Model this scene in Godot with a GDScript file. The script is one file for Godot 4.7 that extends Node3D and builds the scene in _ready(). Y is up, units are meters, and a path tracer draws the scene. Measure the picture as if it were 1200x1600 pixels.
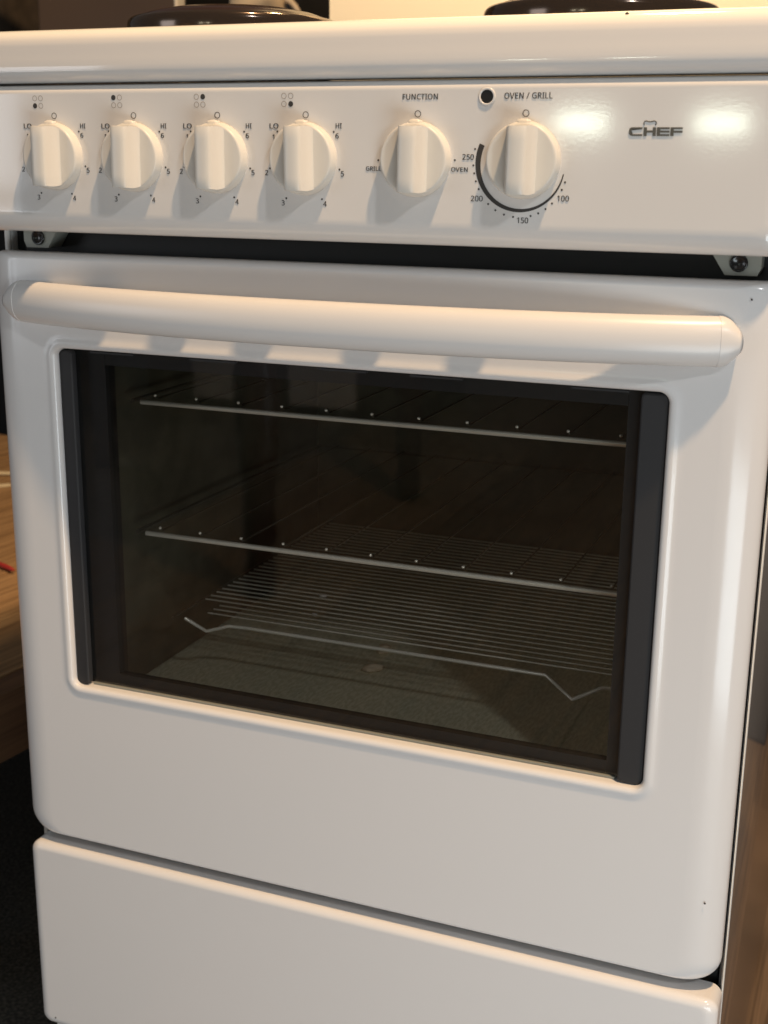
extends Node3D
# A white freestanding electric cooker seen from above its right front corner. y is up, metres, floor at y = 0.

const F := 0.42            # measured heights are taken from the lower edge of the oven window, 0.42 m above the floor
const CX := -0.0045        # the cooker's middle line
var M := {}
var used := {}


func _ready() -> void:
	# ---------------------------------------------------------------- camera, environment, lamps
	var cam := Camera3D.new()
	cam.name = "camera"
	cam.rotation_order = EULER_ORDER_YXZ
	cam.position = Vector3(0.3251, 0.3839 + F, 0.7469)
	cam.rotation = Vector3(-0.2672, 0.3759, 0.0109)
	var lens := CameraAttributesPhysical.new()
	lens.frustum_focal_length = 29.77
	lens.frustum_focus_distance = 0.83
	lens.frustum_near = 0.02
	lens.frustum_far = 60.0
	lens.exposure_aperture = 8.0
	cam.attributes = lens
	cam.fov = 43.905
	cam.near = 0.02
	cam.far = 60.0
	add_child(cam)
	cam.current = true

	var env := Environment.new()
	env.background_mode = Environment.BG_COLOR
	env.background_color = Color(0.086, 0.093, 0.098).linear_to_srgb()
	env.tonemap_mode = Environment.TONE_MAPPER_LINEAR
	env.tonemap_exposure = 0.96
	env.sdfgi_enabled = true
	env.ssao_enabled = true
	env.ssil_enabled = true
	var we := WorldEnvironment.new()
	we.name = "world_environment"
	we.environment = env
	add_child(we)

	# all out of view: warm lamp high on the right, a paler one lower on the right, two cool ones far in front, a low cool one, a left fill, a warm one over the hob
	omni("unseen_ceiling_lamp", Vector3(0.73, 2.75, 0.45), Color(1.0, 0.835, 0.64), 5.7, 0.045)  # out of view, throws the long knob shadows and lights upward faces
	omni("unseen_side_lamp", Vector3(1.45, 2.05, 1.30), Color(0.97, 0.975, 0.98), 0.9, 0.07)  # unseen, lights the front from the right, knob shadows fall left
	panel_lamp("unseen_front_lamp", Vector3(-0.41, 0.905, 2.40), Vector2(0.12, 0.045), Vector3(0.15, 0.83, 0.0), Color(0.95, 1.0, 0.92), 0.05)  # out of view, placed for a highlight on the control panel
	panel_lamp("unseen_front_lamp", Vector3(-0.09, 0.905, 2.45), Vector2(0.12, 0.045), Vector3(0.23, 0.83, 0.0), Color(0.95, 1.0, 0.92), 0.05)  # unseen like the first, gives the second panel highlight
	panel_lamp("unseen_low_lamp", Vector3(0.74, 0.22, 0.90), Vector2(0.60, 0.40), Vector3(0.0, 0.12, 0.0), Color(0.92, 0.975, 1.0), 0.56)  # out of view, placed to brighten the drawer and lower door
	panel_lamp("added_left_fill", Vector3(-2.5, 0.80, 2.2), Vector2(1.0, 1.0), Vector3(0.0, 0.45, 0.0), Color(0.95, 0.97, 1.0), 1.15)  # added soft fill from the left, brightens the oven's right inside
	omni("unseen_hob_lamp", Vector3(0.10, 1.70, -0.36), Color(1.0, 0.86, 0.64), 0.95, 0.04)  # unseen, placed to light the wall and the top of the hob

	make_materials()
	setting()
	stove()
	oven_contents()
	surroundings()


# -------------------------------------------------------------------- lamps
func omni(called: String, at: Vector3, c: Color, e: float, r: float) -> void:
	var l := OmniLight3D.new()
	l.name = called
	l.light_color = c
	l.light_energy = e
	l.light_size = r
	l.omni_range = 12.0
	l.omni_attenuation = 2.0
	l.shadow_enabled = true
	add_child(l)
	l.position = at


func panel_lamp(called: String, at: Vector3, size: Vector2, target: Vector3, c: Color, e: float) -> void:
	var l := AreaLight3D.new()
	l.name = called
	l.light_color = c
	l.light_energy = e
	l.area_size = size
	l.area_range = 12.0
	l.area_attenuation = 2.0
	l.shadow_enabled = true
	add_child(l, true)
	l.look_at_from_position(at, target)


# -------------------------------------------------------------------- materials
func mat(c: Color, rough: float, metal := 0.0, spec := 0.5) -> StandardMaterial3D:
	var m := StandardMaterial3D.new()
	m.albedo_color = c.linear_to_srgb()
	m.roughness = rough
	m.metallic = metal
	m.metallic_specular = spec
	return m


func noise_tex(seed_: int, freq: float, size := 512, normal := false, bump := 4.0, octaves := 4) -> NoiseTexture2D:
	var n := FastNoiseLite.new()
	n.seed = seed_
	n.noise_type = FastNoiseLite.TYPE_SIMPLEX_SMOOTH
	n.frequency = freq
	n.fractal_octaves = octaves
	var t := NoiseTexture2D.new()
	t.width = size
	t.height = size
	t.seamless = true
	t.noise = n
	t.as_normal_map = normal
	t.bump_strength = bump
	return t


func ramp(t: NoiseTexture2D, a: Color, b: Color, lo := 0.25, hi := 0.75) -> NoiseTexture2D:
	var g := Gradient.new()
	g.offsets = PackedFloat32Array([lo, hi])
	g.colors = PackedColorArray([a.linear_to_srgb(), b.linear_to_srgb()])
	t.color_ramp = g
	return t


func grained(m: StandardMaterial3D, t: Texture2D, scale_: Vector3) -> StandardMaterial3D:
	m.albedo_texture = t
	m.uv1_triplanar = true
	m.uv1_scale = scale_
	return m


func wood(dark: Color, light: Color, seed_: int) -> ImageTexture:
	# long grain along v with knots of colour: every pixel from stretched noise
	var n := FastNoiseLite.new()
	n.seed = seed_
	n.frequency = 0.01
	n.fractal_octaves = 4
	var fine := FastNoiseLite.new()
	fine.seed = seed_ + 7
	fine.frequency = 0.05
	var im := Image.create(256, 512, false, Image.FORMAT_RGB8)
	for y in 512:
		for x in 256:
			var a := n.get_noise_2d(x * 5.0, y * 0.6)
			var b := fine.get_noise_2d(x * 6.0, y * 0.35)
			var line := sin((x * 0.16 + a * 9.0)) * 0.5 + 0.5
			var k := clampf(0.5 + a * 0.55 + b * 0.30 + (line - 0.5) * 0.32, 0.0, 1.0)
			im.set_pixel(x, y, dark.lerp(light, k).linear_to_srgb())
	im.generate_mipmaps()
	return ImageTexture.create_from_image(im)


func make_materials() -> void:
	var orange_peel := noise_tex(3, 0.11, 512, true, 3.0, 2)
	var soft_peel := noise_tex(11, 0.02, 512, true, 3.0, 2)
	var m := mat(Color(0.78, 0.765, 0.745), 0.09)          # pressed steel panel, slightly pebbled enamel
	m.normal_enabled = true
	m.normal_texture = orange_peel
	m.normal_scale = 0.007
	m.uv1_triplanar = true
	m.uv1_scale = Vector3(6, 6, 6)
	m.clearcoat_enabled = true
	m.clearcoat = 0.25
	m.clearcoat_roughness = 0.06
	M.panel = m
	m = mat(Color(0.78, 0.77, 0.765), 1.0)              # smooth door enamel
	m.normal_enabled = true
	m.normal_texture = soft_peel
	m.normal_scale = 0.012
	m.uv1_triplanar = true
	m.uv1_scale = Vector3(5, 5, 5)
	m.roughness_texture = ramp(noise_tex(61, 0.005, 512, false, 1.0, 3), Color(0.019, 0.019, 0.019), Color(0.033, 0.033, 0.033), 0.2, 0.8)
	M.enamel = m
	M.knob = mat(Color(0.80, 0.775, 0.715), 0.34)
	M.handle = mat(Color(0.78, 0.765, 0.75), 0.30)
	M.cap = mat(Color(0.78, 0.765, 0.75), 0.30)
	M.print = mat(Color(0.045, 0.042, 0.04), 0.6)
	M.print_pale = mat(Color(0.30, 0.26, 0.23), 0.6)
	M.logo = mat(Color(0.16, 0.15, 0.13), 0.38, 0.5)
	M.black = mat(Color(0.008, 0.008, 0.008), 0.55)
	M.black_gloss = mat(Color(0.012, 0.011, 0.011), 0.2)
	M.strip = mat(Color(0.022, 0.022, 0.024), 0.62)
	M.seal = mat(Color(0.006, 0.006, 0.006), 0.6)
	M.bracket = mat(Color(0.27, 0.275, 0.24), 0.45)
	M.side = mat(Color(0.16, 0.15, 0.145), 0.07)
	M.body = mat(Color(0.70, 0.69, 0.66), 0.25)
	var g := mat(Color(0.006, 0.006, 0.004), 0.02)
	g.transparency = BaseMaterial3D.TRANSPARENCY_ALPHA
	g.albedo_color.a = 0.22
	g.cull_mode = BaseMaterial3D.CULL_DISABLED
	M.glass = g
	g = mat(Color(0.006, 0.006, 0.004), 0.02)
	g.transparency = BaseMaterial3D.TRANSPARENCY_ALPHA
	g.albedo_color.a = 0.06
	g.cull_mode = BaseMaterial3D.CULL_DISABLED
	M.inner_glass = g
	M.oven = grained(mat(Color(1, 1, 1), 0.32), ramp(noise_tex(21, 0.02, 512), Color(0.48, 0.455, 0.29), Color(0.58, 0.55, 0.36)), Vector3(4, 4, 4))  # right wall only, lightened: glow of light painted into its enamel
	M.oven_lit_floor = grained(mat(Color(1, 1, 1), 0.45), ramp(noise_tex(27, 0.02, 512), Color(0.58, 0.57, 0.40), Color(0.80, 0.79, 0.58), 0.2, 0.8), Vector3(30, 2, 9))  # streaked floor, lightened to paint the glow low in the oven
	M.oven_shaded = grained(mat(Color(1, 1, 1), 0.4), ramp(noise_tex(23, 0.015, 512), Color(0.06, 0.056, 0.034), Color(0.09, 0.084, 0.052)), Vector3(3, 3, 3))  # darker enamel: shade painted into back, roof and left wall
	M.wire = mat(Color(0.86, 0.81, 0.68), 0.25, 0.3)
	M.shaded_wire = mat(Color(0.055, 0.048, 0.03), 0.7, 0.0)  # same rack wire darkened, shade painted into the deeper wires and rails
	M.crumb = mat(Color(0.85, 0.70, 0.50), 0.9)
	M.speck = mat(Color(0.75, 0.72, 0.66), 0.6)
	M.chip = mat(Color(0.03, 0.022, 0.02), 0.7)
	M.iron = mat(Color(0.022, 0.011, 0.008), 0.22)
	M.ring = mat(Color(0.10, 0.075, 0.06), 0.14, 0.8)
	M.boards = []
	for i in 3:
		var t := wood(Color(0.110, 0.076, 0.048), Color(0.34, 0.235, 0.150), 40 + i * 9)
		var b := mat(Color(1.0 - 0.12 * i, 1.0 - 0.13 * i, 1.0 - 0.13 * i), 0.42)
		b.albedo_texture = t
		M.boards.append(b)
	var bw := mat(Color(1, 1, 1), 0.5)
	bw.albedo_texture = wood(Color(0.17, 0.096, 0.043), Color(0.41, 0.255, 0.13), 90)
	M.bench = bw
	var bd := mat(Color(0.55, 0.5, 0.45), 0.6)
	bd.albedo_texture = wood(Color(0.16, 0.085, 0.045), Color(0.34, 0.20, 0.105), 97)
	M.bench_edge = bd
	M.mat = grained(mat(Color(1, 1, 1), 0.9), ramp(noise_tex(31, 0.12, 512), Color(0.030, 0.027, 0.022), Color(0.10, 0.092, 0.075)), Vector3(3, 3, 3))
	M.cream = mat(Color(0.80, 0.74, 0.62), 0.55)
	M.jug = mat(Color(0.74, 0.62, 0.45), 0.35)
	M.curtain = grained(mat(Color(1, 1, 1), 0.9), ramp(noise_tex(51, 0.03, 256), Color(0.035, 0.026, 0.017), Color(0.07, 0.052, 0.035)), Vector3(6, 2, 6))
	M.brown = mat(Color(0.075, 0.05, 0.034), 0.5)
	M.red = mat(Color(0.35, 0.025, 0.02), 0.4)
	M.tool = mat(Color(0.055, 0.055, 0.055), 0.45)
	M.brass = mat(Color(0.75, 0.55, 0.25), 0.25, 0.9)
	M.leg = mat(Color(0.045, 0.014, 0.010), 0.25)
	M.paper = mat(Color(0.7, 0.6, 0.42), 0.8)


# -------------------------------------------------------------------- naming
func numbered(called: String) -> String:
	used[called] = used.get(called, -1) + 1
	return called if used[called] == 0 else "%s_%03d" % [called, used[called]]


func thing(called: String, label: String, category: String, at := Vector3.ZERO, group := "") -> Node3D:
	var o := Node3D.new()
	o.name = numbered(called)
	add_child(o, true)
	o.position = at
	tag(o, label, category, group)
	return o


func tag(o: Node, label: String, category: String, group := "") -> void:
	o.set_meta("label", label)
	o.set_meta("category", category)
	if group:
		o.set_meta("group", group)


func put(called: String, mesh: Mesh, m: Material, parent: Node = self, at := Vector3.ZERO) -> MeshInstance3D:
	var o := MeshInstance3D.new()
	o.name = numbered(called) if parent == self else called
	o.mesh = mesh
	o.material_override = m
	parent.add_child(o, true)
	o.position = at
	return o


# -------------------------------------------------------------------- shapes
func st_new() -> SurfaceTool:
	var st := SurfaceTool.new()
	st.begin(Mesh.PRIMITIVE_TRIANGLES)
	return st


func done(st: SurfaceTool) -> ArrayMesh:
	st.generate_normals()
	return st.commit()


func tri(st: SurfaceTool, a: Vector3, b: Vector3, c: Vector3) -> void:   # counter-clockwise seen from outside
	if a.is_equal_approx(b) or b.is_equal_approx(c) or a.is_equal_approx(c):
		return
	for v in [a, c, b]:
		st.set_uv(Vector2(v.x, v.z))
		st.add_vertex(v)


func quad(st: SurfaceTool, a: Vector3, b: Vector3, c: Vector3, d: Vector3) -> void:
	tri(st, a, b, c)
	tri(st, a, c, d)


# skin between rings of points; each ring runs counter-clockwise seen from where the rings lead to
func skin(st: SurfaceTool, rings: Array, closed := true, group := 0) -> void:
	st.set_smooth_group(group)
	for k in rings.size() - 1:
		var p: PackedVector3Array = rings[k]
		var q: PackedVector3Array = rings[k + 1]
		var n := p.size()
		for i in (n if closed else n - 1):
			var j := (i + 1) % n
			quad(st, p[i], p[j], q[j], q[i])


func cap(st: SurfaceTool, ring: PackedVector3Array, flip := false) -> void:
	st.set_smooth_group(-1)
	var c := Vector3.ZERO
	for p in ring:
		c += p
	c /= ring.size()
	for i in ring.size():
		var j := (i + 1) % ring.size()
		if flip:
			tri(st, c, ring[j], ring[i])
		else:
			tri(st, c, ring[i], ring[j])


func rrect(x0: float, x1: float, y0: float, y1: float, r: float, z: float, n := 8, top := -1.0) -> PackedVector3Array:
	var out := PackedVector3Array()
	var t := r if top < 0.0 else top
	var cs := [[x1 - r, y0 + r, -90.0, r], [x1 - t, y1 - t, 0.0, t], [x0 + t, y1 - t, 90.0, t], [x0 + r, y0 + r, 180.0, r]]
	for c in cs:
		for i in n + 1:
			var a := deg_to_rad(c[2] + 90.0 * i / n)
			out.append(Vector3(c[0] + c[3] * cos(a), c[1] + c[3] * sin(a), z))
	return out


# rings of a pressed front: from its back edge round to the flat face. Insets differ for sides, top and bottom.
func front_rings(x0: float, x1: float, y0: float, y1: float, rc: float, ix: float, it: float, ib: float, depth: float, back: float, z: float, rt := -1.0) -> Array:
	if rt < 0.0:
		rt = rc
	var rings := [rrect(x0, x1, y0, y1, rc, z - back, 8, rt), rrect(x0, x1, y0, y1, rc, z - depth - 0.0005, 8, rt), rrect(x0, x1, y0, y1, rc, z - depth, 8, rt)]
	var less := minf(it, ib) * 0.7
	for k in range(1, 11):
		var a := PI / 2.0 * k / 10.0
		var c := 1.0 - cos(a)
		rings.append(rrect(x0 + ix * c, x1 - ix * c, y0 + ib * c, y1 - it * c, maxf(rc - less * c, 0.003), z - depth + depth * sin(a), 8, maxf(rt - less * c, 0.003)))
	var last := [x0 + ix, x1 - ix, y0 + ib, y1 - it]
	rings.append(rrect(last[0] + 0.0006, last[1] - 0.0006, last[2] + 0.0006, last[3] - 0.0006, maxf(rc - less, 0.003), z, 8, maxf(rt - less, 0.003)))
	return rings


func box(st: SurfaceTool, lo: Vector3, hi: Vector3) -> void:
	st.set_smooth_group(-1)
	var v := []
	for i in 8:
		v.append(Vector3(hi.x if i & 1 else lo.x, hi.y if i & 2 else lo.y, hi.z if i & 4 else lo.z))
	for f in [[4, 5, 7, 6], [1, 0, 2, 3], [5, 1, 3, 7], [0, 4, 6, 2], [6, 7, 3, 2], [0, 1, 5, 4]]:
		quad(st, v[f[0]], v[f[1]], v[f[2]], v[f[3]])


func box_mesh(lo: Vector3, hi: Vector3) -> ArrayMesh:
	var st := st_new()
	box(st, lo, hi)
	return done(st)


func soft_box(lo: Vector3, hi: Vector3, r := 0.003) -> ArrayMesh:      # rounded in plan with chamfered rims, upright
	var st := st_new()
	var rings := []
	for k in [[lo.y, r], [lo.y + r * 0.3, r * 0.3], [lo.y + r, 0.0], [hi.y - r, 0.0], [hi.y - r * 0.3, r * 0.3], [hi.y, r]]:
		var p := PackedVector3Array()
		for q in rrect(lo.x + k[1], hi.x - k[1], -hi.z + k[1], -lo.z - k[1], r * 1.5, 0.0, 4):
			p.append(Vector3(q.x, k[0], -q.y))
		rings.append(p)
	skin(st, rings)
	cap(st, rings[0], true)
	cap(st, rings[-1])
	return done(st)


func lathe(profile: Array, n := 48, axis_z := false) -> ArrayMesh:      # profile of (radius, height), from the bottom up
	var st := st_new()
	lathe_into(st, profile, n, axis_z)
	return done(st)


func lathe_into(st: SurfaceTool, profile: Array, n := 48, axis_z := false) -> void:
	var rings := []
	for p in profile:
		var ring := PackedVector3Array()
		for i in n:
			var a := TAU * i / n
			ring.append(Vector3(p[0] * cos(a), p[0] * sin(a), p[1]) if axis_z else Vector3(p[0] * cos(a), p[1], -p[0] * sin(a)))
		rings.append(ring)
	skin(st, rings)


func tube(path: PackedVector3Array, r: float, n := 8) -> ArrayMesh:
	var st := st_new()
	tube_into(st, path, r, n)
	return done(st)


func tube_into(st: SurfaceTool, path: PackedVector3Array, r: float, n := 8) -> void:
	var rings := []
	for k in path.size():
		var t: Vector3 = (path[mini(k + 1, path.size() - 1)] - path[maxi(k - 1, 0)]).normalized()
		var s := t.cross(Vector3.UP if absf(t.y) < 0.9 else Vector3.RIGHT).normalized()
		var u := s.cross(t).normalized()
		var ring := PackedVector3Array()
		for i in n:
			var a := TAU * i / n
			ring.append(path[k] + (s * cos(a) + u * sin(a)) * r)
		rings.append(ring)
	skin(st, rings)
	cap(st, rings[0], true)
	cap(st, rings[-1])


func prism(poly: PackedVector2Array, z0: float, z1: float) -> ArrayMesh:     # poly counter-clockwise in x, y
	var st := st_new()
	prism_into(st, poly, z0, z1)
	return done(st)


func prism_into(st: SurfaceTool, poly: PackedVector2Array, z0: float, z1: float) -> void:
	st.set_smooth_group(-1)
	var t := Geometry2D.triangulate_polygon(poly)
	for i in range(0, t.size(), 3):
		var a := poly[t[i]]
		var b := poly[t[i + 1]]
		var c := poly[t[i + 2]]
		if (b - a).cross(c - a) < 0.0:
			var s := b
			b = c
			c = s
		tri(st, Vector3(a.x, a.y, z1), Vector3(b.x, b.y, z1), Vector3(c.x, c.y, z1))
		tri(st, Vector3(a.x, a.y, z0), Vector3(c.x, c.y, z0), Vector3(b.x, b.y, z0))
	for i in poly.size():
		var p := poly[i]
		var q := poly[(i + 1) % poly.size()]
		quad(st, Vector3(p.x, p.y, z0), Vector3(q.x, q.y, z0), Vector3(q.x, q.y, z1), Vector3(p.x, p.y, z1))


# -------------------------------------------------------------------- print on the panel
const PZ := 0.0122         # front of the print, just proud of the control panel at z = 0.012
var text_font: SystemFont


func words(s: String, x: float, y: float, w: float, h: float, parent: Node, m: Material, called := "printed_word") -> void:   # millimetres on the panel
	if text_font == null:
		text_font = SystemFont.new()
		text_font.font_names = PackedStringArray(["Droid Sans"])
	var t := TextMesh.new()
	t.font = text_font
	t.text = s
	t.font_size = 64
	t.pixel_size = 0.01
	t.depth = 0.02
	t.curve_step = 1.0
	var b := t.get_aabb()
	var o := put(called, t, m, parent)
	var sx := w * 0.001 / b.size.x
	var sy := h * 0.001 / b.size.y
	o.scale = Vector3(sx, sy, 0.01)
	var c := b.get_center()
	o.position = Vector3(x * 0.001 - c.x * sx, y * 0.001 + F - c.y * sy, PZ)


var print_shapes := {}


func ring_print(x: float, y: float, r: float, w: float, parent: Node, m: Material) -> void:
	var key := "ring %f %f" % [r, w]
	if not print_shapes.has(key):
		var st := st_new()
		st.set_smooth_group(-1)
		for i in 28:
			var v := []
			for a in [TAU * i / 28, TAU * (i + 1) / 28]:
				for k in [r - w, r]:
					v.append(Vector3(cos(a) * k, sin(a) * k, 0.0) * 0.001)
			quad(st, v[0], v[1], v[3], v[2])
		print_shapes[key] = done(st)
	put("printed_ring", print_shapes[key], m, parent, Vector3(x * 0.001, y * 0.001 + F, PZ))


func dot_print(x: float, y: float, r: float, parent: Node, m: Material) -> void:
	var key := "dot %f" % r
	if not print_shapes.has(key):
		var st := st_new()
		st.set_smooth_group(-1)
		for i in 14:
			var a := TAU * i / 14
			var b := TAU * (i + 1) / 14
			tri(st, Vector3.ZERO, Vector3(cos(a), sin(a), 0.0) * r * 0.001, Vector3(cos(b), sin(b), 0.0) * r * 0.001)
		print_shapes[key] = done(st)
	put("printed_dot", print_shapes[key], m, parent, Vector3(x * 0.001, y * 0.001 + F, PZ))


# -------------------------------------------------------------------- the cooker
func stove() -> void:
	var s := thing("cooker", "white freestanding electric cooker with six knobs, oven door and drawer", "cooker")
	cabinet(s)
	control_panel(s)
	cooktop(s)
	door(s)
	# lower drawer
	var st := st_new()
	var r := front_rings(CX - 0.2660, CX + 0.2735, F - 0.309, F - 0.1408, 0.0085, 0.009, 0.0055, 0.007, 0.0065, 0.024, 0.0045)
	skin(st, r)
	cap(st, r[-1])
	cap(st, r[0], true)
	var dr := put("drawer", done(st), M.enamel, s)
	put("enamel_chip", chip(0.0009), M.chip, dr, Vector3(-0.2555, F - 0.3010, 0.0044))


func chip(r: float) -> ArrayMesh:
	return lathe([[0.0, -r * 0.3], [r, -r * 0.2], [r * 0.8, r * 0.25], [0.0, r * 0.3]], 10, true)


func cabinet(s: Node3D) -> void:
	var x0 := -0.2745
	var x1 := 0.2694
	for k in 2:
		var a := x0 if k == 0 else x1 - 0.004
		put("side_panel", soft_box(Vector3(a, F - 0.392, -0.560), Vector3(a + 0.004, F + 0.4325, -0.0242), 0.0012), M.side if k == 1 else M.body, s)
		# folded white edge of the side panel
		var e := x0 if k == 0 else x1 - 0.0019
		put("front_edge", soft_box(Vector3(e, F - 0.392, -0.0240), Vector3(e + (0.0045 if k == 0 else 0.0020), F + 0.4325, -0.0205), 0.0009), M.body, s)
	put("back_panel", box_mesh(Vector3(x0 + 0.0042, F - 0.39, -0.559), Vector3(x1 - 0.0042, F + 0.43, -0.553)), M.body, s)
	put("plinth", soft_box(Vector3(x0 + 0.0045, 0.0, -0.50), Vector3(x1 - 0.0045, F - 0.312, -0.026), 0.002), M.body, s)
	# black front frame round the oven mouth
	var st := st_new()
	var a := x0 + 0.0048
	var b := x1 - 0.0048
	box(st, Vector3(a, F + 0.262, -0.060), Vector3(b, F + 0.345, -0.030))
	box(st, Vector3(a, F - 0.30, -0.060), Vector3(b, F - 0.022, -0.030))
	box(st, Vector3(a, F - 0.0218, -0.060), Vector3(-0.212, F + 0.2618, -0.030))
	box(st, Vector3(0.203, F - 0.0218, -0.060), Vector3(b, F + 0.2618, -0.030))
	put("front_frame", done(st), M.black, s)
	# oven cavity: five walls
	var c := put("oven_cavity", box_mesh(Vector3(-0.212, F - 0.0225, -0.43), Vector3(0.203, F + 0.2625, -0.425)), M.oven_shaded, s)
	put("cavity_wall", box_mesh(Vector3(-0.216, F - 0.0225, -0.4248), Vector3(-0.2122, F + 0.2625, -0.0602)), M.oven_shaded, c)
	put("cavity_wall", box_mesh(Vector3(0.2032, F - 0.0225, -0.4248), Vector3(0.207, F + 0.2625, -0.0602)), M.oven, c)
	put("cavity_floor", box_mesh(Vector3(-0.212, F - 0.027, -0.4248), Vector3(0.203, F - 0.0228, -0.0602)), M.oven_lit_floor, c)
	put("cavity_roof", box_mesh(Vector3(-0.212, F + 0.2628, -0.4248), Vector3(0.203, F + 0.268, -0.0602)), M.oven_shaded, c)
	# pale catches with a black screw in the gap over the door
	for k in [-1.0, 1.0]:
		var x: float = -0.2395 if k < 0.0 else 0.2413
		var w := PackedVector2Array([Vector2(x - k * 0.0075, F + 0.3245), Vector2(x + k * 0.0105, F + 0.3245), Vector2(x + k * 0.0125, F + 0.329), Vector2(x + k * 0.0125, F + 0.341), Vector2(x - k * 0.0185, F + 0.341)])
		if k < 0.0:
			w.reverse()
		var br := put("door_catch", prism(w, -0.0298, -0.014), M.bracket, s)
		put("screw_head", lathe([[0.0051, 0.0], [0.0051, 0.0015], [0.0043, 0.0019], [0.003, 0.0008], [0.0, 0.0006]], 24, true), M.black_gloss, br, Vector3(x, F + 0.3315, -0.0142))


func control_panel(s: Node3D) -> void:
	var st := st_new()
	var r := front_rings(CX - 0.2735, CX + 0.2735, F + 0.3365, F + 0.4325, 0.010, 0.014, 0.006, 0.014, 0.012, 0.034, 0.012)
	skin(st, r)
	cap(st, r[-1])
	cap(st, r[0], true)
	var p := put("control_panel", done(st), M.panel, s)
	# indicator hole
	var h := put("indicator_hole", lathe([[0.0052, 0.0121], [0.0050, 0.0126], [0.0044, 0.0129], [0.0039, 0.0126], [0.0037, 0.0123]], 32, true), M.panel, p, Vector3(0.096, F + 0.4221, 0.0))
	put("dark_disc", lathe([[0.0038, 0.0124], [0.0, 0.01235]], 24, true), M.black, h)  # flat black disc stands for the dark inside of the hole
	# knobs with their scales
	for k in 4:
		var x := -20.1 + 0.45 - 61.0 * (3 - k) - 0.15
		hob_scale(p, x, k)
		knob(s, x * 0.001, F + 0.3866)
	knob(s, 0.0536, F + 0.3868)
	knob(s, 0.1195, F + 0.3869)
	# function knob
	words("FUNCTION", 55.1, 422.3, 21.9, 3.2, p, M.print)
	words("GRILL", 25.9, 381.3, 9.8, 2.6, p, M.print)
	words("OVEN", 80.4, 381.4, 10.3, 2.5, p, M.print)
	ring_print(53.8, 412.7, 2.0, 0.42, p, M.print)
	dot_print(29.0, 386.2, 0.62, p, M.print)
	dot_print(77.4, 386.6, 0.62, p, M.print)
	# oven knob: a tapering arc, dots and temperatures
	words("OVEN / GRILL", 120.5, 422.4, 28.1, 3.3, p, M.print)
	words("250", 85.6, 388.5, 7.0, 3.2, p, M.print)
	words("200", 91.6, 365.0, 7.2, 3.2, p, M.print)
	words("150", 119.9, 353.2, 6.7, 3.2, p, M.print)
	words("100", 143.4, 366.0, 6.9, 3.2, p, M.print)
	ring_print(119.5, 412.8, 2.0, 0.42, p, M.print)
	for d in [[-29.8, 6.2], [-30.6, -3.0], [-29.9, -7.5], [-28.8, -12.0], [-26.9, -16.4], [-20.8, -24.8], [-16.3, -28.2], [-11.0, -30.6], [-5.4, -31.8], [5.1, -31.0], [9.6, -29.4], [13.8, -26.9], [17.5, -23.7], [22.9, -16.0], [24.6, -11.8]]:
		dot_print(119.5 + d[0], 386.8 + d[1], 0.6, p, M.print)
	st = st_new()
	st.set_smooth_group(-1)
	for i in 60:
		var v := []
		for j in [i, i + 1]:
			var u: float = j / 60.0
			var a := deg_to_rad(lerpf(157.0, 347.0, u))
			var w := lerpf(1.65, 0.30, pow(u, 1.2))
			var rad := lerpf(26.4, 25.3, u) + 0.8 * sin(PI * u)
			for q in [rad - w, rad + w]:
				v.append(Vector3((118.3 + cos(a) * q) * 0.001, (385.2 + sin(a) * q) * 0.001 + F, PZ))
		quad(st, v[0], v[1], v[3], v[2])
	put("printed_arc", done(st), M.print, p)
	emblem(p)


func hob_scale(p: Node3D, x: float, which: int) -> void:
	var y := 386.5
	for w in [["LO", -20.7, 19.5, 6.0, 3.0], ["HI", 22.8, 19.5, 3.9, 3.0], ["1", -21.2, 13.0, 1.2, 3.0], ["6", 21.7, 13.6, 2.2, 3.0], ["2", -26.2, -8.4, 2.0, 3.2], ["5", 25.3, -8.5, 2.1, 3.2], ["3", -15.0, -26.5, 1.9, 3.2], ["4", 13.6, -26.5, 2.2, 3.1]]:
		words(w[0], x + w[1], y + w[2], w[3], w[4], p, M.print)
	ring_print(x + 0.8, y + 25.9, 2.0, 0.42, p, M.print)
	for d in [[-18.5, 16.2], [19.5, 16.0], [-23.8, -5.8], [23.3, -6.0], [-12.8, -23.7], [11.6, -23.8]]:
		dot_print(x + d[0], y + d[1], 0.62, p, M.print)
	var full := [[-13.8, 32.3], [-13.8, 37.0], [-9.2, 37.0], [-9.2, 32.3]]
	for k in 4:
		if k == which:
			dot_print(x + full[k][0], y + full[k][1], 1.65, p, M.print)
		else:
			ring_print(x + full[k][0], y + full[k][1], 1.75, 0.3, p, M.print_pale)


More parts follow.
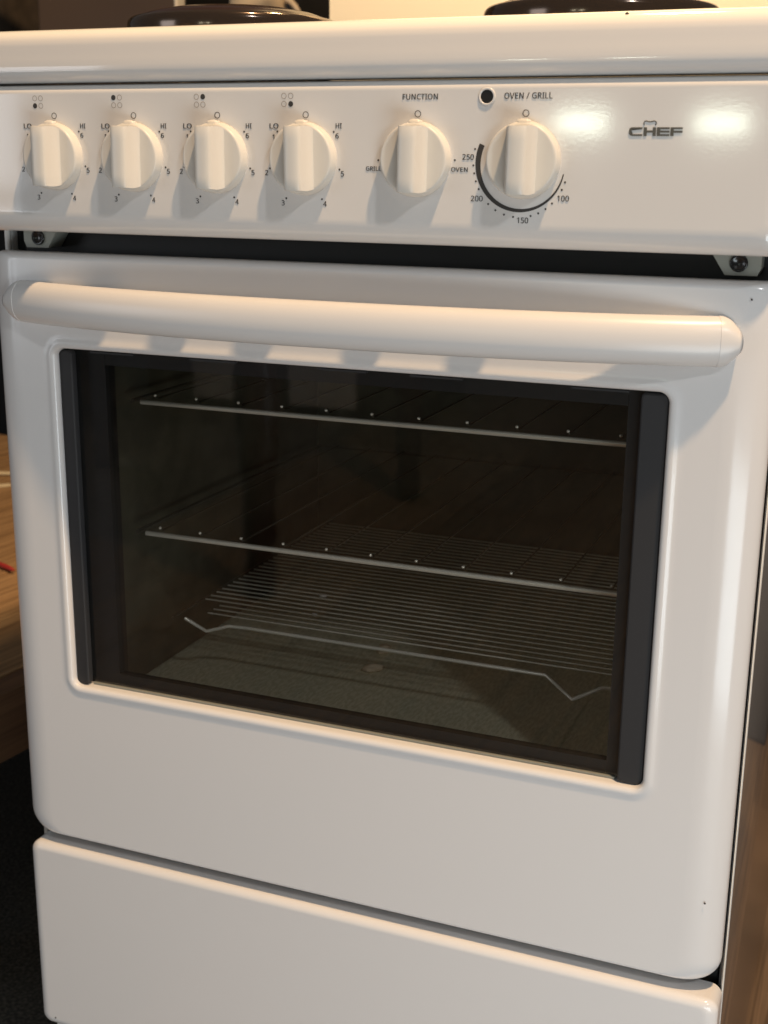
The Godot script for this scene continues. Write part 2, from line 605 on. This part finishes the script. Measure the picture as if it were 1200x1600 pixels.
func knob(s: Node3D, x: float, y: float) -> void:
	# round skirt
	var k := put("knob", lathe([[0.0215, -0.0005], [0.0218, 0.0004], [0.0216, 0.0012], [0.0211, 0.0058], [0.0208, 0.0066], [0.0202, 0.0071], [0.0196, 0.0072], [0.0190, 0.0072], [0.0, 0.0072]], 64, true), M.knob, s, Vector3(x, y, 0.0124))
	k.rotation.z = deg_to_rad(1.1 * sin(x * 190.0))
	# upright grip, hollowed on both sides
	var st := st_new()
	var sec := [[-0.0096, 0.0070], [-0.0089, 0.0074], [-0.0081, 0.0083], [-0.0073, 0.0100], [-0.0066, 0.0125], [-0.0060, 0.0155], [-0.0056, 0.0178], [-0.0051, 0.0188], [-0.0042, 0.0194], [-0.0022, 0.0198], [0.0, 0.0199]]
	var all := sec.duplicate()
	for i in range(sec.size() - 2, -1, -1):
		all.append([-sec[i][0], sec[i][1]])
	var rings := []
	var ys := [-1.0, -0.97, -0.9, -0.6, 0.0, 0.6, 0.9, 0.97, 1.0]
	for t in ys:
		var ring := PackedVector3Array()
		for q in all:
			var h := clampf((q[1] - 0.0070) / 0.0128, 0.0, 1.0)
			var end := lerpf(0.0196, 0.0186, h) - (0.0 if h < 0.1 else 0.0)
			end = minf(end, sqrt(maxf(0.0202 * 0.0202 - q[0] * q[0], 0.0)))
			var dz: float = 0.0006 * smoothstep(0.88, 1.0, absf(t)) * h
			ring.append(Vector3(q[0], t * end, q[1] - dz))
		rings.append(ring)
	for r in rings.size() - 1:
		st.set_smooth_group(0)
		for i in all.size() - 1:
			quad(st, rings[r][i], rings[r][i + 1], rings[r + 1][i + 1], rings[r + 1][i])
	cap(st, rings[0])
	cap(st, rings[-1], true)
	put("grip", done(st), M.knob, k)
	put("pointer_nub", soft_box(Vector3(-0.0042, 0.0185, 0.0008), Vector3(0.0042, 0.0229, 0.0068), 0.0016), M.knob, k)


func emblem(p: Node3D) -> void:
	# maker's wordmark in wide capitals with a cook's hat over the second letter
	var z0 := 0.0119
	var z1 := 0.0124
	var b := 0.4005 + F
	var t := 0.4051 + F
	var h := t - b
	var bar := 0.00095
	# C
	var st := st_new()
	var outer := PackedVector2Array()
	var x0 := 0.1790
	var x1 := 0.1864
	outer.append(Vector2(x1, t))
	for i in 7:
		var a := deg_to_rad(90.0 + 90.0 * i / 6.0)
		outer.append(Vector2(x0 + 0.0018 + 0.0018 * cos(a), t - 0.0018 + 0.0018 * sin(a)))
	for i in 7:
		var a := deg_to_rad(180.0 + 90.0 * i / 6.0)
		outer.append(Vector2(x0 + 0.0018 + 0.0018 * cos(a), b + 0.0018 + 0.0018 * sin(a)))
	outer.append_array([Vector2(x1, b), Vector2(x1, b + bar), Vector2(x0 + 0.0022, b + bar), Vector2(x0 + 0.0014, b + bar + 0.0006), Vector2(x0 + 0.0014, t - bar - 0.0006), Vector2(x0 + 0.0022, t - bar), Vector2(x1, t - bar)])
	prism_into(st, outer, z0, z1)
	put("emblem_letter", done(st), M.logo, p)
	# H
	st = st_new()
	for q in [[0.1872, 0.1889, b, t], [0.1922, 0.1939, b, t], [0.18895, 0.19215, b + h * 0.40, b + h * 0.64]]:
		box(st, Vector3(q[0], q[2], z0), Vector3(q[1], q[3], z1))
	put("emblem_letter", done(st), M.logo, p)
	# E
	st = st_new()
	box(st, Vector3(0.1945, b, z0), Vector3(0.1962, t, z1))
	for q in [[b, b + bar], [b + h * 0.5 - bar * 0.5, b + h * 0.5 + bar * 0.5], [t - bar, t]]:
		box(st, Vector3(0.19625, q[0], z0), Vector3(0.2013, q[1], z1))
	put("emblem_letter", done(st), M.logo, p)
	# F
	st = st_new()
	box(st, Vector3(0.2019, b, z0), Vector3(0.2036, t, z1))
	for q in [[b + h * 0.5 - bar * 0.6, b + h * 0.5 + bar * 0.5], [t - bar, t]]:
		box(st, Vector3(0.20365, q[0], z0), Vector3(0.2084, q[1], z1))
	put("emblem_letter", done(st), M.logo, p)
	# hat outline
	var pts := PackedVector3Array()
	for q in [[187.3, 406.2], [186.9, 407.3], [187.3, 408.2], [188.3, 408.5], [189.3, 408.2], [190.5, 408.0], [191.7, 408.2], [192.7, 408.5], [193.6, 408.2], [193.9, 407.3], [193.5, 406.2]]:
		pts.append(Vector3(q[0] * 0.001, q[1] * 0.001 + F, 0.0121))
	put("emblem_hat", tube(pts, 0.00032, 6), M.logo, p)


func cooktop(s: Node3D) -> void:
	# bullnosed front lip and top as one pressed sheet, swept across the width
	var prof := [[-0.010, 0.4332], [0.002, 0.4332], [0.0070, 0.4336], [0.0100, 0.4346], [0.0121, 0.4363], [0.0133, 0.4385], [0.0137, 0.4410], [0.0136, 0.4435], [0.0132, 0.4480], [0.0124, 0.4530]]
	for k in 13:
		var a := deg_to_rad(8.0 + 82.0 * k / 12.0)
		prof.append([-0.0014 + 0.0138 * cos(a), 0.4543 + 0.0128 * sin(a)])
	prof.append_array([[-0.0035, 0.4671], [-0.012, 0.4668], [-0.018, 0.4662], [-0.020, 0.4655], [-0.022, 0.4653], [-0.55, 0.4653]])
	var x0 := CX - 0.2755
	var x1 := CX + 0.2755
	var st := st_new()
	var rings := []
	for q in [[x0, 0.006], [x0 + 0.0012, 0.0022], [x0 + 0.004, 0.0005], [x0 + 0.008, 0.0], [x1 - 0.008, 0.0], [x1 - 0.004, 0.0005], [x1 - 0.0012, 0.0022], [x1, 0.006]]:
		var ring := PackedVector3Array()
		for p in prof:
			ring.append(Vector3(q[0], p[1] + F - (q[1] * 0.5 if p[1] > 0.45 else 0.0), p[0] - (q[1] if p[0] > -0.009 else 0.0)))
		rings.append(ring)
	st.set_smooth_group(0)
	for r in rings.size() - 1:
		for i in prof.size() - 1:
			quad(st, rings[r][i], rings[r + 1][i], rings[r + 1][i + 1], rings[r][i + 1])
	for e in [[0, true], [rings.size() - 1, false]]:
		cap(st, rings[e[0]], e[1])
	var top := put("cooktop", done(st), M.panel, s)
	put("enamel_chip", chip(0.0011), M.chip, top, Vector3(0.173, F + 0.4648, 0.0066))
	# four hotplates: steel rim and black domed plate
	for q in [[-0.1385, -0.122, 0.0755], [0.1295, -0.122, 0.0755], [-0.1385, -0.385, 0.0755], [0.1295, -0.385, 0.0905]]:
		var r: float = q[2]
		var hp := put("hotplate", lathe([[r - 0.006, 0.0150], [r - 0.009, 0.0188], [r - 0.016, 0.0212], [r * 0.62, 0.0236], [r * 0.3, 0.0252], [0.0, 0.0255]], 72), M.iron, top, Vector3(q[0], F + 0.4653, q[1]))
		put("trim_ring", lathe([[r - 0.001, 0.0], [r, 0.002], [r + 0.0006, 0.012], [r, 0.0150], [r - 0.0016, 0.0168], [r - 0.004, 0.0170], [r - 0.006, 0.0152], [r - 0.0065, 0.010]], 72), M.ring, hp)


func door(s: Node3D) -> void:
	var x0 := CX - 0.2715
	var x1 := CX + 0.2715
	var st := st_new()
	var r := front_rings(x0, x1, F - 0.1345, F + 0.3220, 0.018, 0.026, 0.0045, 0.0050, 0.014, 0.0165, 0.0, 0.0075)
	# window opening with a raised bead
	var wx0 := -0.2210
	var wx1 := 0.2094
	var wy0 := F - 0.0002
	var wy1 := F + 0.2560
	for q in [[11.5, 0.0], [10.5, 0.0], [8.4, 0.08], [6.6, 0.42], [5.2, 0.85], [3.9, 1.1], [2.6, 0.95], [1.4, 0.3], [0.6, -0.7], [0.15, -2.1], [0.0, -3.5], [0.0, -4.0], [0.0, -12.0]]:
		var d: float = q[0] * 0.001
		r.append(rrect(wx0 - d, wx1 + d, wy0 - d, wy1 + d, 0.0065 + d, q[1] * 0.001))
	skin(st, r)
	var dr := put("oven_door", done(st), M.enamel, s)
	put("enamel_chip", chip(0.0007), M.chip, dr, Vector3(0.2545, F - 0.0720, -0.0006))
	put("enamel_chip", chip(0.0009), M.chip, dr, Vector3(-0.2245, F - 0.1270, -0.0008))
	put("enamel_chip", chip(0.0006), M.chip, dr, Vector3(0.2515, F + 0.3125, -0.0002))
	# back sheet, black frame behind the glass
	st = st_new()
	box(st, Vector3(x0 + 0.01, F - 0.128, -0.0195), Vector3(-0.1885, F + 0.316, -0.0128))
	box(st, Vector3(0.1835, F - 0.128, -0.0195), Vector3(x1 - 0.01, F + 0.316, -0.0128))
	box(st, Vector3(-0.1883, F - 0.128, -0.0195), Vector3(0.1833, F + 0.0095, -0.0128))
	box(st, Vector3(-0.1883, F + 0.2445, -0.0195), Vector3(0.1833, F + 0.316, -0.0128))
	put("inner_frame", done(st), M.seal, dr)
	# outer pane, with its polished lower edge
	put("window_glass", pane(wx0 + 0.0005, wx1 - 0.0005, wy0 + 0.0008, wy1 - 0.0008, -0.0090), M.glass, dr)
	put("inner_glass", pane(-0.1880, 0.1830, F + 0.0098, F + 0.2442, -0.0165), M.inner_glass, dr)
	put("glass_edge", box_mesh(Vector3(wx0 + 0.0125, wy0 + 0.0002, -0.0100), Vector3(wx1 - 0.019, wy0 + 0.0016, -0.0072)), M.bracket, dr)
	# dark uprights either side of the glass
	for q in [[wx0 + 0.0003, -0.2100], [0.1925, wx1 - 0.0003]]:
		st = st_new()
		var rings := []
		var a: float = q[0]
		var b: float = q[1]
		for k in [[-0.0088, 0.0], [-0.0046, 0.0], [-0.0038, 0.0004], [-0.0035, 0.0012]]:
			rings.append(rrect(a + k[1], b - k[1], wy0 + 0.0006 + k[1], wy1 - 0.0014 - k[1], 0.0028, k[0], 5))
		skin(st, rings)
		cap(st, rings[-1])
		put("window_strip", done(st), M.strip, dr)
	# rubber spacer clips under the top edge
	for x in [-0.195, -0.115, -0.02, 0.045, 0.15]:
		put("spacer_clip", box_mesh(Vector3(x, wy1 - 0.0022, -0.0085), Vector3(x + 0.035, wy1 - 0.0010, -0.0045)), M.strip, dr)
	handle(dr)


func pane(x0: float, x1: float, y0: float, y1: float, z: float) -> ArrayMesh:
	var st := st_new()
	st.set_smooth_group(-1)
	quad(st, Vector3(x0, y0, z), Vector3(x1, y0, z), Vector3(x1, y1, z), Vector3(x0, y1, z))
	return done(st)


func handle_rings(u0: float, u1: float, n: int, grow: float) -> Array:
	var rings := []
	for k in n + 1:
		var u := lerpf(u0, u1, k / float(n))
		var x := -0.0045 + 0.2500 * u
		var z := 0.0345 * pow(1.0 - pow(absf(u), 2.3), 0.85) - 0.0035
		var e := 0.002
		var zb := 0.0345 * pow(maxf(1.0 - pow(minf(absf(u) + e, 1.0), 2.3), 0.0), 0.85) - 0.0035
		var slope := (zb - z) / (e * 0.25) * signf(u)
		var nrm := Vector3(-slope, 0.0, 1.0).normalized()
		var ring := PackedVector3Array()
		for i in 28:
			var a := TAU * i / 28.0
			var c := cos(a)
			var sn := sin(a)
			# flattened oval: 29 mm high, 21 mm deep
			var tp := maxf(absf(u) - 0.958, 0.0) / 0.042
			var oy := (0.0145 + grow) * sqrt(1.0 - 0.94 * tp * tp) * signf(sn) * pow(absf(sn), 0.86)
			var oz := (0.0105 + grow) * signf(c) * pow(absf(c), 0.92)
			ring.append(Vector3(x, F + 0.2882 + oy, z) + nrm * oz)
		rings.append(ring)
	return rings


func handle(dr: Node3D) -> void:
	var st := st_new()
	var r := handle_rings(-0.958, 0.958, 60, 0.0)
	skin(st, r)
	var h := put("handle", done(st), M.handle, dr)
	for k in [[-1.0, -0.955], [0.955, 1.0]]:
		st = st_new()
		r = handle_rings(k[0], k[1], 10, 0.0003)
		skin(st, r)
		cap(st, r[0], true)
		cap(st, r[-1])
		put("end_cap", done(st), M.cap, h)


# -------------------------------------------------------------------- inside the oven
func rack(label: String, y: float, zf: float, wires_across: bool) -> void:
	var o := thing("oven_rack", label, "rack", Vector3(-0.0045, y, 0.0), "wire racks in the oven")
	if not wires_across:
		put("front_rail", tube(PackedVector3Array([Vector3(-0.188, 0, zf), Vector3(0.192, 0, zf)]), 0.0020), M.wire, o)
		put("rear_rail", tube(PackedVector3Array([Vector3(-0.196, 0, -0.405), Vector3(0.196, 0, -0.405)]), 0.0009), M.shaded_wire, o)
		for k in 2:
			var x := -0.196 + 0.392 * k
			put("side_rail", tube(PackedVector3Array([Vector3(x, 0, zf), Vector3(x, 0, -0.405)]), 0.0018), M.shaded_wire, o)
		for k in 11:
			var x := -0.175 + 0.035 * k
			put("wire", tube(PackedVector3Array([Vector3(x, 0.0052, zf + 0.001), Vector3(x, 0.0030, zf - 0.003), Vector3(x, 0.0026, -0.405)]), 0.0008, 6), M.shaded_wire, o)
			put("wire_end", lathe([[0.0, -0.0012], [0.0010, -0.0007], [0.0012, 0.0], [0.0010, 0.0007], [0.0, 0.0012]], 10), M.wire, o, Vector3(x, 0.0058, zf + 0.001))
		return
	var w := PackedVector3Array()
	for q in [[-0.166, 0.008, zf + 0.018], [-0.150, -0.003, zf + 0.012], [-0.134, 0.001, zf + 0.004], [-0.120, 0.0, zf], [0.124, 0.0, zf], [0.136, -0.003, zf + 0.010], [0.149, -0.007, zf + 0.020], [0.168, 0.002, zf + 0.012], [0.182, 0.002, zf + 0.010]]:
		w.append(Vector3(q[0], q[1], q[2]))
	put("front_rail", tube(w, 0.0015), M.wire, o)
	for k in 2:
		var x := -0.182 + 0.364 * k
		put("side_rail", tube(PackedVector3Array([Vector3(x, 0.003, zf + 0.010), Vector3(x, 0.003, -0.405)]), 0.0014), M.shaded_wire, o)
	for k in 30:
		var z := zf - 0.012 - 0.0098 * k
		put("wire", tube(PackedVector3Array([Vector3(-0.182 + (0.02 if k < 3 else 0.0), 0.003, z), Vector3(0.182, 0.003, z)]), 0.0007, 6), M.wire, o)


func oven_contents() -> void:
	rack("upper wire oven rack, highest of the three behind the oven window", F + 0.2095, -0.064, false)
	rack("middle wire oven rack with beaded front rail, behind the oven window", F + 0.1065, -0.064, false)
	rack("lowest oven rack, closely spaced cross wires above the oven floor", F + 0.0265, -0.098, true)
	var k := 0
	for q in [[-0.0435, -0.0226, -0.1662, 0.0075, "tan bread crumb on the oven floor, nearest the glass"], [-0.0511, -0.0226, -0.2098, 0.0078, "tan bread crumb on the oven floor, farther from the glass"], [-0.0826, 0.0305, -0.1358, 0.0028, "small pale crumb caught on the lowest rack, nearer the glass"], [-0.0953, 0.0305, -0.1803, 0.0028, "small pale crumb caught on the lowest rack, farther back"]]:
		var r: float = q[3]
		var c := put("crumb", lathe([[0.0, 0.0], [r * 1.1, r * 0.15], [r * 0.9, r * 0.6], [0.0, r * 0.8]], 6), M.crumb if k < 2 else M.speck, self, Vector3(q[0], F + q[1], q[2]))
		c.scale = Vector3(1.2, 1.0, 0.7)
		c.rotation.y = 0.6 + k
		tag(c, q[4], "crumb")
		k += 1


# -------------------------------------------------------------------- ground and things round the cooker
func setting() -> void:
	var rng := RandomNumberGenerator.new()
	rng.seed = 5
	var fl := put("floor", box_mesh(Vector3(-4.2, -0.06, -3.6), Vector3(3.6, -0.012, 4.6)), M.black)
	fl.set_meta("kind", "structure")
	var w := 0.135
	var n := 0
	var x := -4.1
	while x < 3.5:
		for part in [[-3.5, 0.45 + rng.randf_range(-0.9, 0.9), 4.5]]:
			for j in 2:
				var z0: float = part[j] + 0.001
				var z1: float = part[j + 1] - 0.001
				put("floor_board", board(x + 0.0009, x + w - 0.0009, z0, z1, -0.0119, rng.randf_range(-0.0008, 0.0), rng.randf() * 3.0), M.boards[n % 3], fl)
				n += 1 + int(rng.randf() * 2.0)
		x += w


func board(x0: float, x1: float, z0: float, z1: float, y0: float, y1: float, shift: float) -> ArrayMesh:
	var st := st_new()
	st.set_smooth_group(-1)
	var c := 0.0012
	var a := [Vector3(x0, y0, z1), Vector3(x1, y0, z1), Vector3(x1, y0, z0), Vector3(x0, y0, z0)]
	var b := [Vector3(x0, y1 - c, z1), Vector3(x1, y1 - c, z1), Vector3(x1, y1 - c, z0), Vector3(x0, y1 - c, z0)]
	var d := [Vector3(x0 + c, y1, z1 - c), Vector3(x1 - c, y1, z1 - c), Vector3(x1 - c, y1, z0 + c), Vector3(x0 + c, y1, z0 + c)]
	for i in 4:
		var j := (i + 1) % 4
		uvquad(st, a[i], a[j], b[j], b[i], shift)
		uvquad(st, b[i], b[j], d[j], d[i], shift)
	uvquad(st, d[0], d[1], d[2], d[3], shift)
	return done(st)


func uvquad(st: SurfaceTool, a: Vector3, b: Vector3, c: Vector3, d: Vector3, shift: float) -> void:
	for v in [a, c, b, a, d, c]:
		st.set_uv(Vector2(v.x * 5.0 + v.y * 5.0 + shift, v.z * 0.8 + shift * 0.37))
		st.add_vertex(v)


func surroundings() -> void:
	# dark mat on the left
	var o := put("floor_mat", soft_box(Vector3(-1.05, 0.0005, -1.0), Vector3(-0.288, 0.006, 0.62), 0.002), M.mat)
	tag(o, "dark rubbery floor mat beside the left side of the cooker", "mat")
	# low wooden bench on the left
	var t := thing("wooden_bench", "low bench of thick orange brown timber left of the cooker", "bench", Vector3(-0.68, 0.0, -0.50))
	t.rotation.y = deg_to_rad(-7.2)
	for k in 8:
		var x := 0.12 - 0.12 * k
		put("plank", board(x + 0.0008, x + 0.1192, -0.62, 0.50, 0.255, 0.300 - 0.001 * (k % 2), k * 0.7), M.bench, t)
	put("edge_rail", board(0.2405, 0.272, -0.62, 0.50, 0.228, 0.2985, 0.4), M.bench_edge, t)
	for q in [[-0.6, -0.5], [0.19, -0.5], [-0.6, 0.4], [0.19, 0.4]]:
		put("leg", soft_box(Vector3(q[0] - 0.03, 0.007, q[1] - 0.03), Vector3(q[0] + 0.03, 0.2545, q[1] + 0.03), 0.003), M.bench_edge, t)
	for q in [[-1.02, -0.93, 0.3, "pale paper scrap lying on the bench, the farther one"], [-0.97, -0.855, 0.9, "pale paper scrap lying on the bench, the nearer one"]]:
		o = put("paper_scrap", box_mesh(Vector3(-0.035, 0.0, -0.008), Vector3(0.02, 0.0012, 0.008)), M.paper, self, Vector3(q[0], 0.3012, q[1]))
		o.rotation.y = q[2]
		tag(o, q[3], "paper")
	o = put("red_marker", lathe([[0.0, -0.022], [0.003, -0.021], [0.0035, 0.0], [0.003, 0.014], [0.0015, 0.022], [0.0, 0.0225]], 14, true), M.red, self, Vector3(-0.690, 0.3046, -0.510))
	o.rotation.y = 1.2
	tag(o, "small red marker pen lying on the wooden bench", "pen")
	# cream wall that ends left of the cooker's back
	o = put("back_wall", box_mesh(Vector3(-0.312, 0.0005, -0.80), Vector3(0.266, 1.5, -0.68)), M.cream)
	tag(o, "cream wall behind the cooker, warmly lit", "wall")
	o = put("dark_backdrop", box_mesh(Vector3(-4.2, 0.0005, -2.4), Vector3(0.6, 2.4, -2.3)), M.black)  # backdrop, near black: the dark beyond is put into its colour
	tag(o, "black backdrop wall far behind the cooker, shade put into its colour", "wall")
	# brown cupboard, black appliance, cream jug and dark curtain beyond the wall's end
	t = thing("curtain", "dark brown curtain in soft folds at the far left", "curtain", Vector3(-1.35, 0.0, -1.75))
	var st := st_new()
	var rings := []
	for y in [0.90, 1.1, 1.35, 1.7]:
		var ring := PackedVector3Array()
		for i in 121:
			var u := i / 120.0
			ring.append(Vector3(-1.5 + 2.0 * u, y, 0.035 * sin(u * 70.0 + sin(u * 21.0) * 1.6) * (0.7 + 0.3 * y)))
		rings.append(ring)
	skin(st, rings, false)
	put("cloth", done(st), M.curtain, t)
	t = thing("brown_cupboard", "brown cupboard side with a pale front edge, behind the cooker at left", "cupboard", Vector3(-0.93, 0.0, -1.45))
	put("carcass", soft_box(Vector3(-0.20, 0.0005, 0.172), Vector3(0.078, 1.45, 0.2), 0.003), M.brown, t)
	put("edge_strip", soft_box(Vector3(0.0785, 0.0005, 0.176), Vector3(0.0845, 1.45, 0.204), 0.0015), M.cream, t)
	t = thing("side_table", "dark side table behind the cooker carrying a black appliance", "table", Vector3(-0.60, 0.0, -1.42))
	put("table_top", soft_box(Vector3(-0.42, 0.85, -0.2), Vector3(0.27, 0.88, 0.2), 0.004), M.brown, t)
	for q in [[-0.38, -0.16], [0.23, -0.16], [-0.38, 0.16], [0.23, 0.16]]:
		put("leg", soft_box(Vector3(q[0] - 0.02, 0.0005, q[1] - 0.02), Vector3(q[0] + 0.02, 0.8498, q[1] + 0.02), 0.003), M.brown, t)
	t = thing("black_appliance", "black box shaped appliance with a dark red band, behind the left hotplate", "appliance", Vector3(-0.62, 0.8805, -1.49))
	put("case", soft_box(Vector3(-0.40, 0.0, -0.12), Vector3(0.26, 0.42, 0.10), 0.008), M.black, t)
	put("front_band", soft_box(Vector3(-0.34, 0.13, 0.1005), Vector3(-0.20, 0.165, 0.106), 0.002), M.red, t)
	t = thing("cream_jug", "cream jug with rounded shoulder standing before the black appliance", "jug", Vector3(-0.706, 0.8805, -1.27))
	put("body", lathe([[0.0, 0.0], [0.040, 0.001], [0.046, 0.010], [0.049, 0.05], [0.050, 0.12], [0.046, 0.19], [0.038, 0.22], [0.036, 0.218], [0.043, 0.18], [0.044, 0.02], [0.0, 0.012]], 48), M.jug, t)
	var hp := PackedVector3Array()
	for i in 13:
		var a := deg_to_rad(-80.0 + 160.0 * i / 12.0)
		hp.append(Vector3(0.045 + 0.040 * cos(a), 0.115 + 0.07 * sin(a), 0.0))
	put("handle", tube(hp, 0.005), M.jug, t)
	# right side: unseen dark toolbox, placed for the glossy side panel to mirror
	t = thing("toolbox", "unseen dark grey toolbox with red lid band on the floor right of the cooker", "toolbox", Vector3(0.62, 0.0, -1.30))
	put("box", soft_box(Vector3(-0.29, 0.001, -0.2), Vector3(0.29, 0.46, 0.3), 0.01), M.tool, t)
	put("lid_band", soft_box(Vector3(-0.292, 0.47, -0.202), Vector3(0.292, 0.50, 0.302), 0.008), M.red, t)
	put("latch", soft_box(Vector3(-0.26, 0.36, 0.3005), Vector3(-0.22, 0.39, 0.308), 0.002), M.brass, t)
	# seen mirrored in the oven window: a dark table with turned legs and a pale cupboard
	t = thing("dining_table", "dark wooden table with turned legs mirrored in the oven window", "table", Vector3(-0.745, 0.0, 1.30))
	put("table_top", soft_box(Vector3(-0.95, 0.72, -0.07), Vector3(0.07, 0.75, 0.9), 0.006), M.leg, t)
	for q in [[0.0, 0.0], [-0.88, 0.0], [0.0, 0.8], [-0.88, 0.8]]:
		put("leg", lathe([[0.0, 0.0015], [0.028, 0.002], [0.032, 0.05], [0.024, 0.09], [0.034, 0.12], [0.030, 0.20], [0.042, 0.32], [0.046, 0.42], [0.034, 0.47], [0.044, 0.50], [0.044, 0.7195]], 28), M.leg, t, Vector3(q[0], 0.0, q[1]))
	t = thing("pale_cupboard", "pale low cupboard with two doors mirrored in the oven window", "cupboard", Vector3(-1.50, 0.0, 3.0))
	put("carcass", soft_box(Vector3(-0.55, 0.0005, 0.0), Vector3(0.45, 0.9, 0.5), 0.004), M.brown, t)
	for q in [[-0.36, -0.04], [0.0, 0.24]]:
		put("cupboard_door", soft_box(Vector3(q[0], 0.03, -0.02), Vector3(q[1], 0.87, -0.0005), 0.004), M.enamel, t)
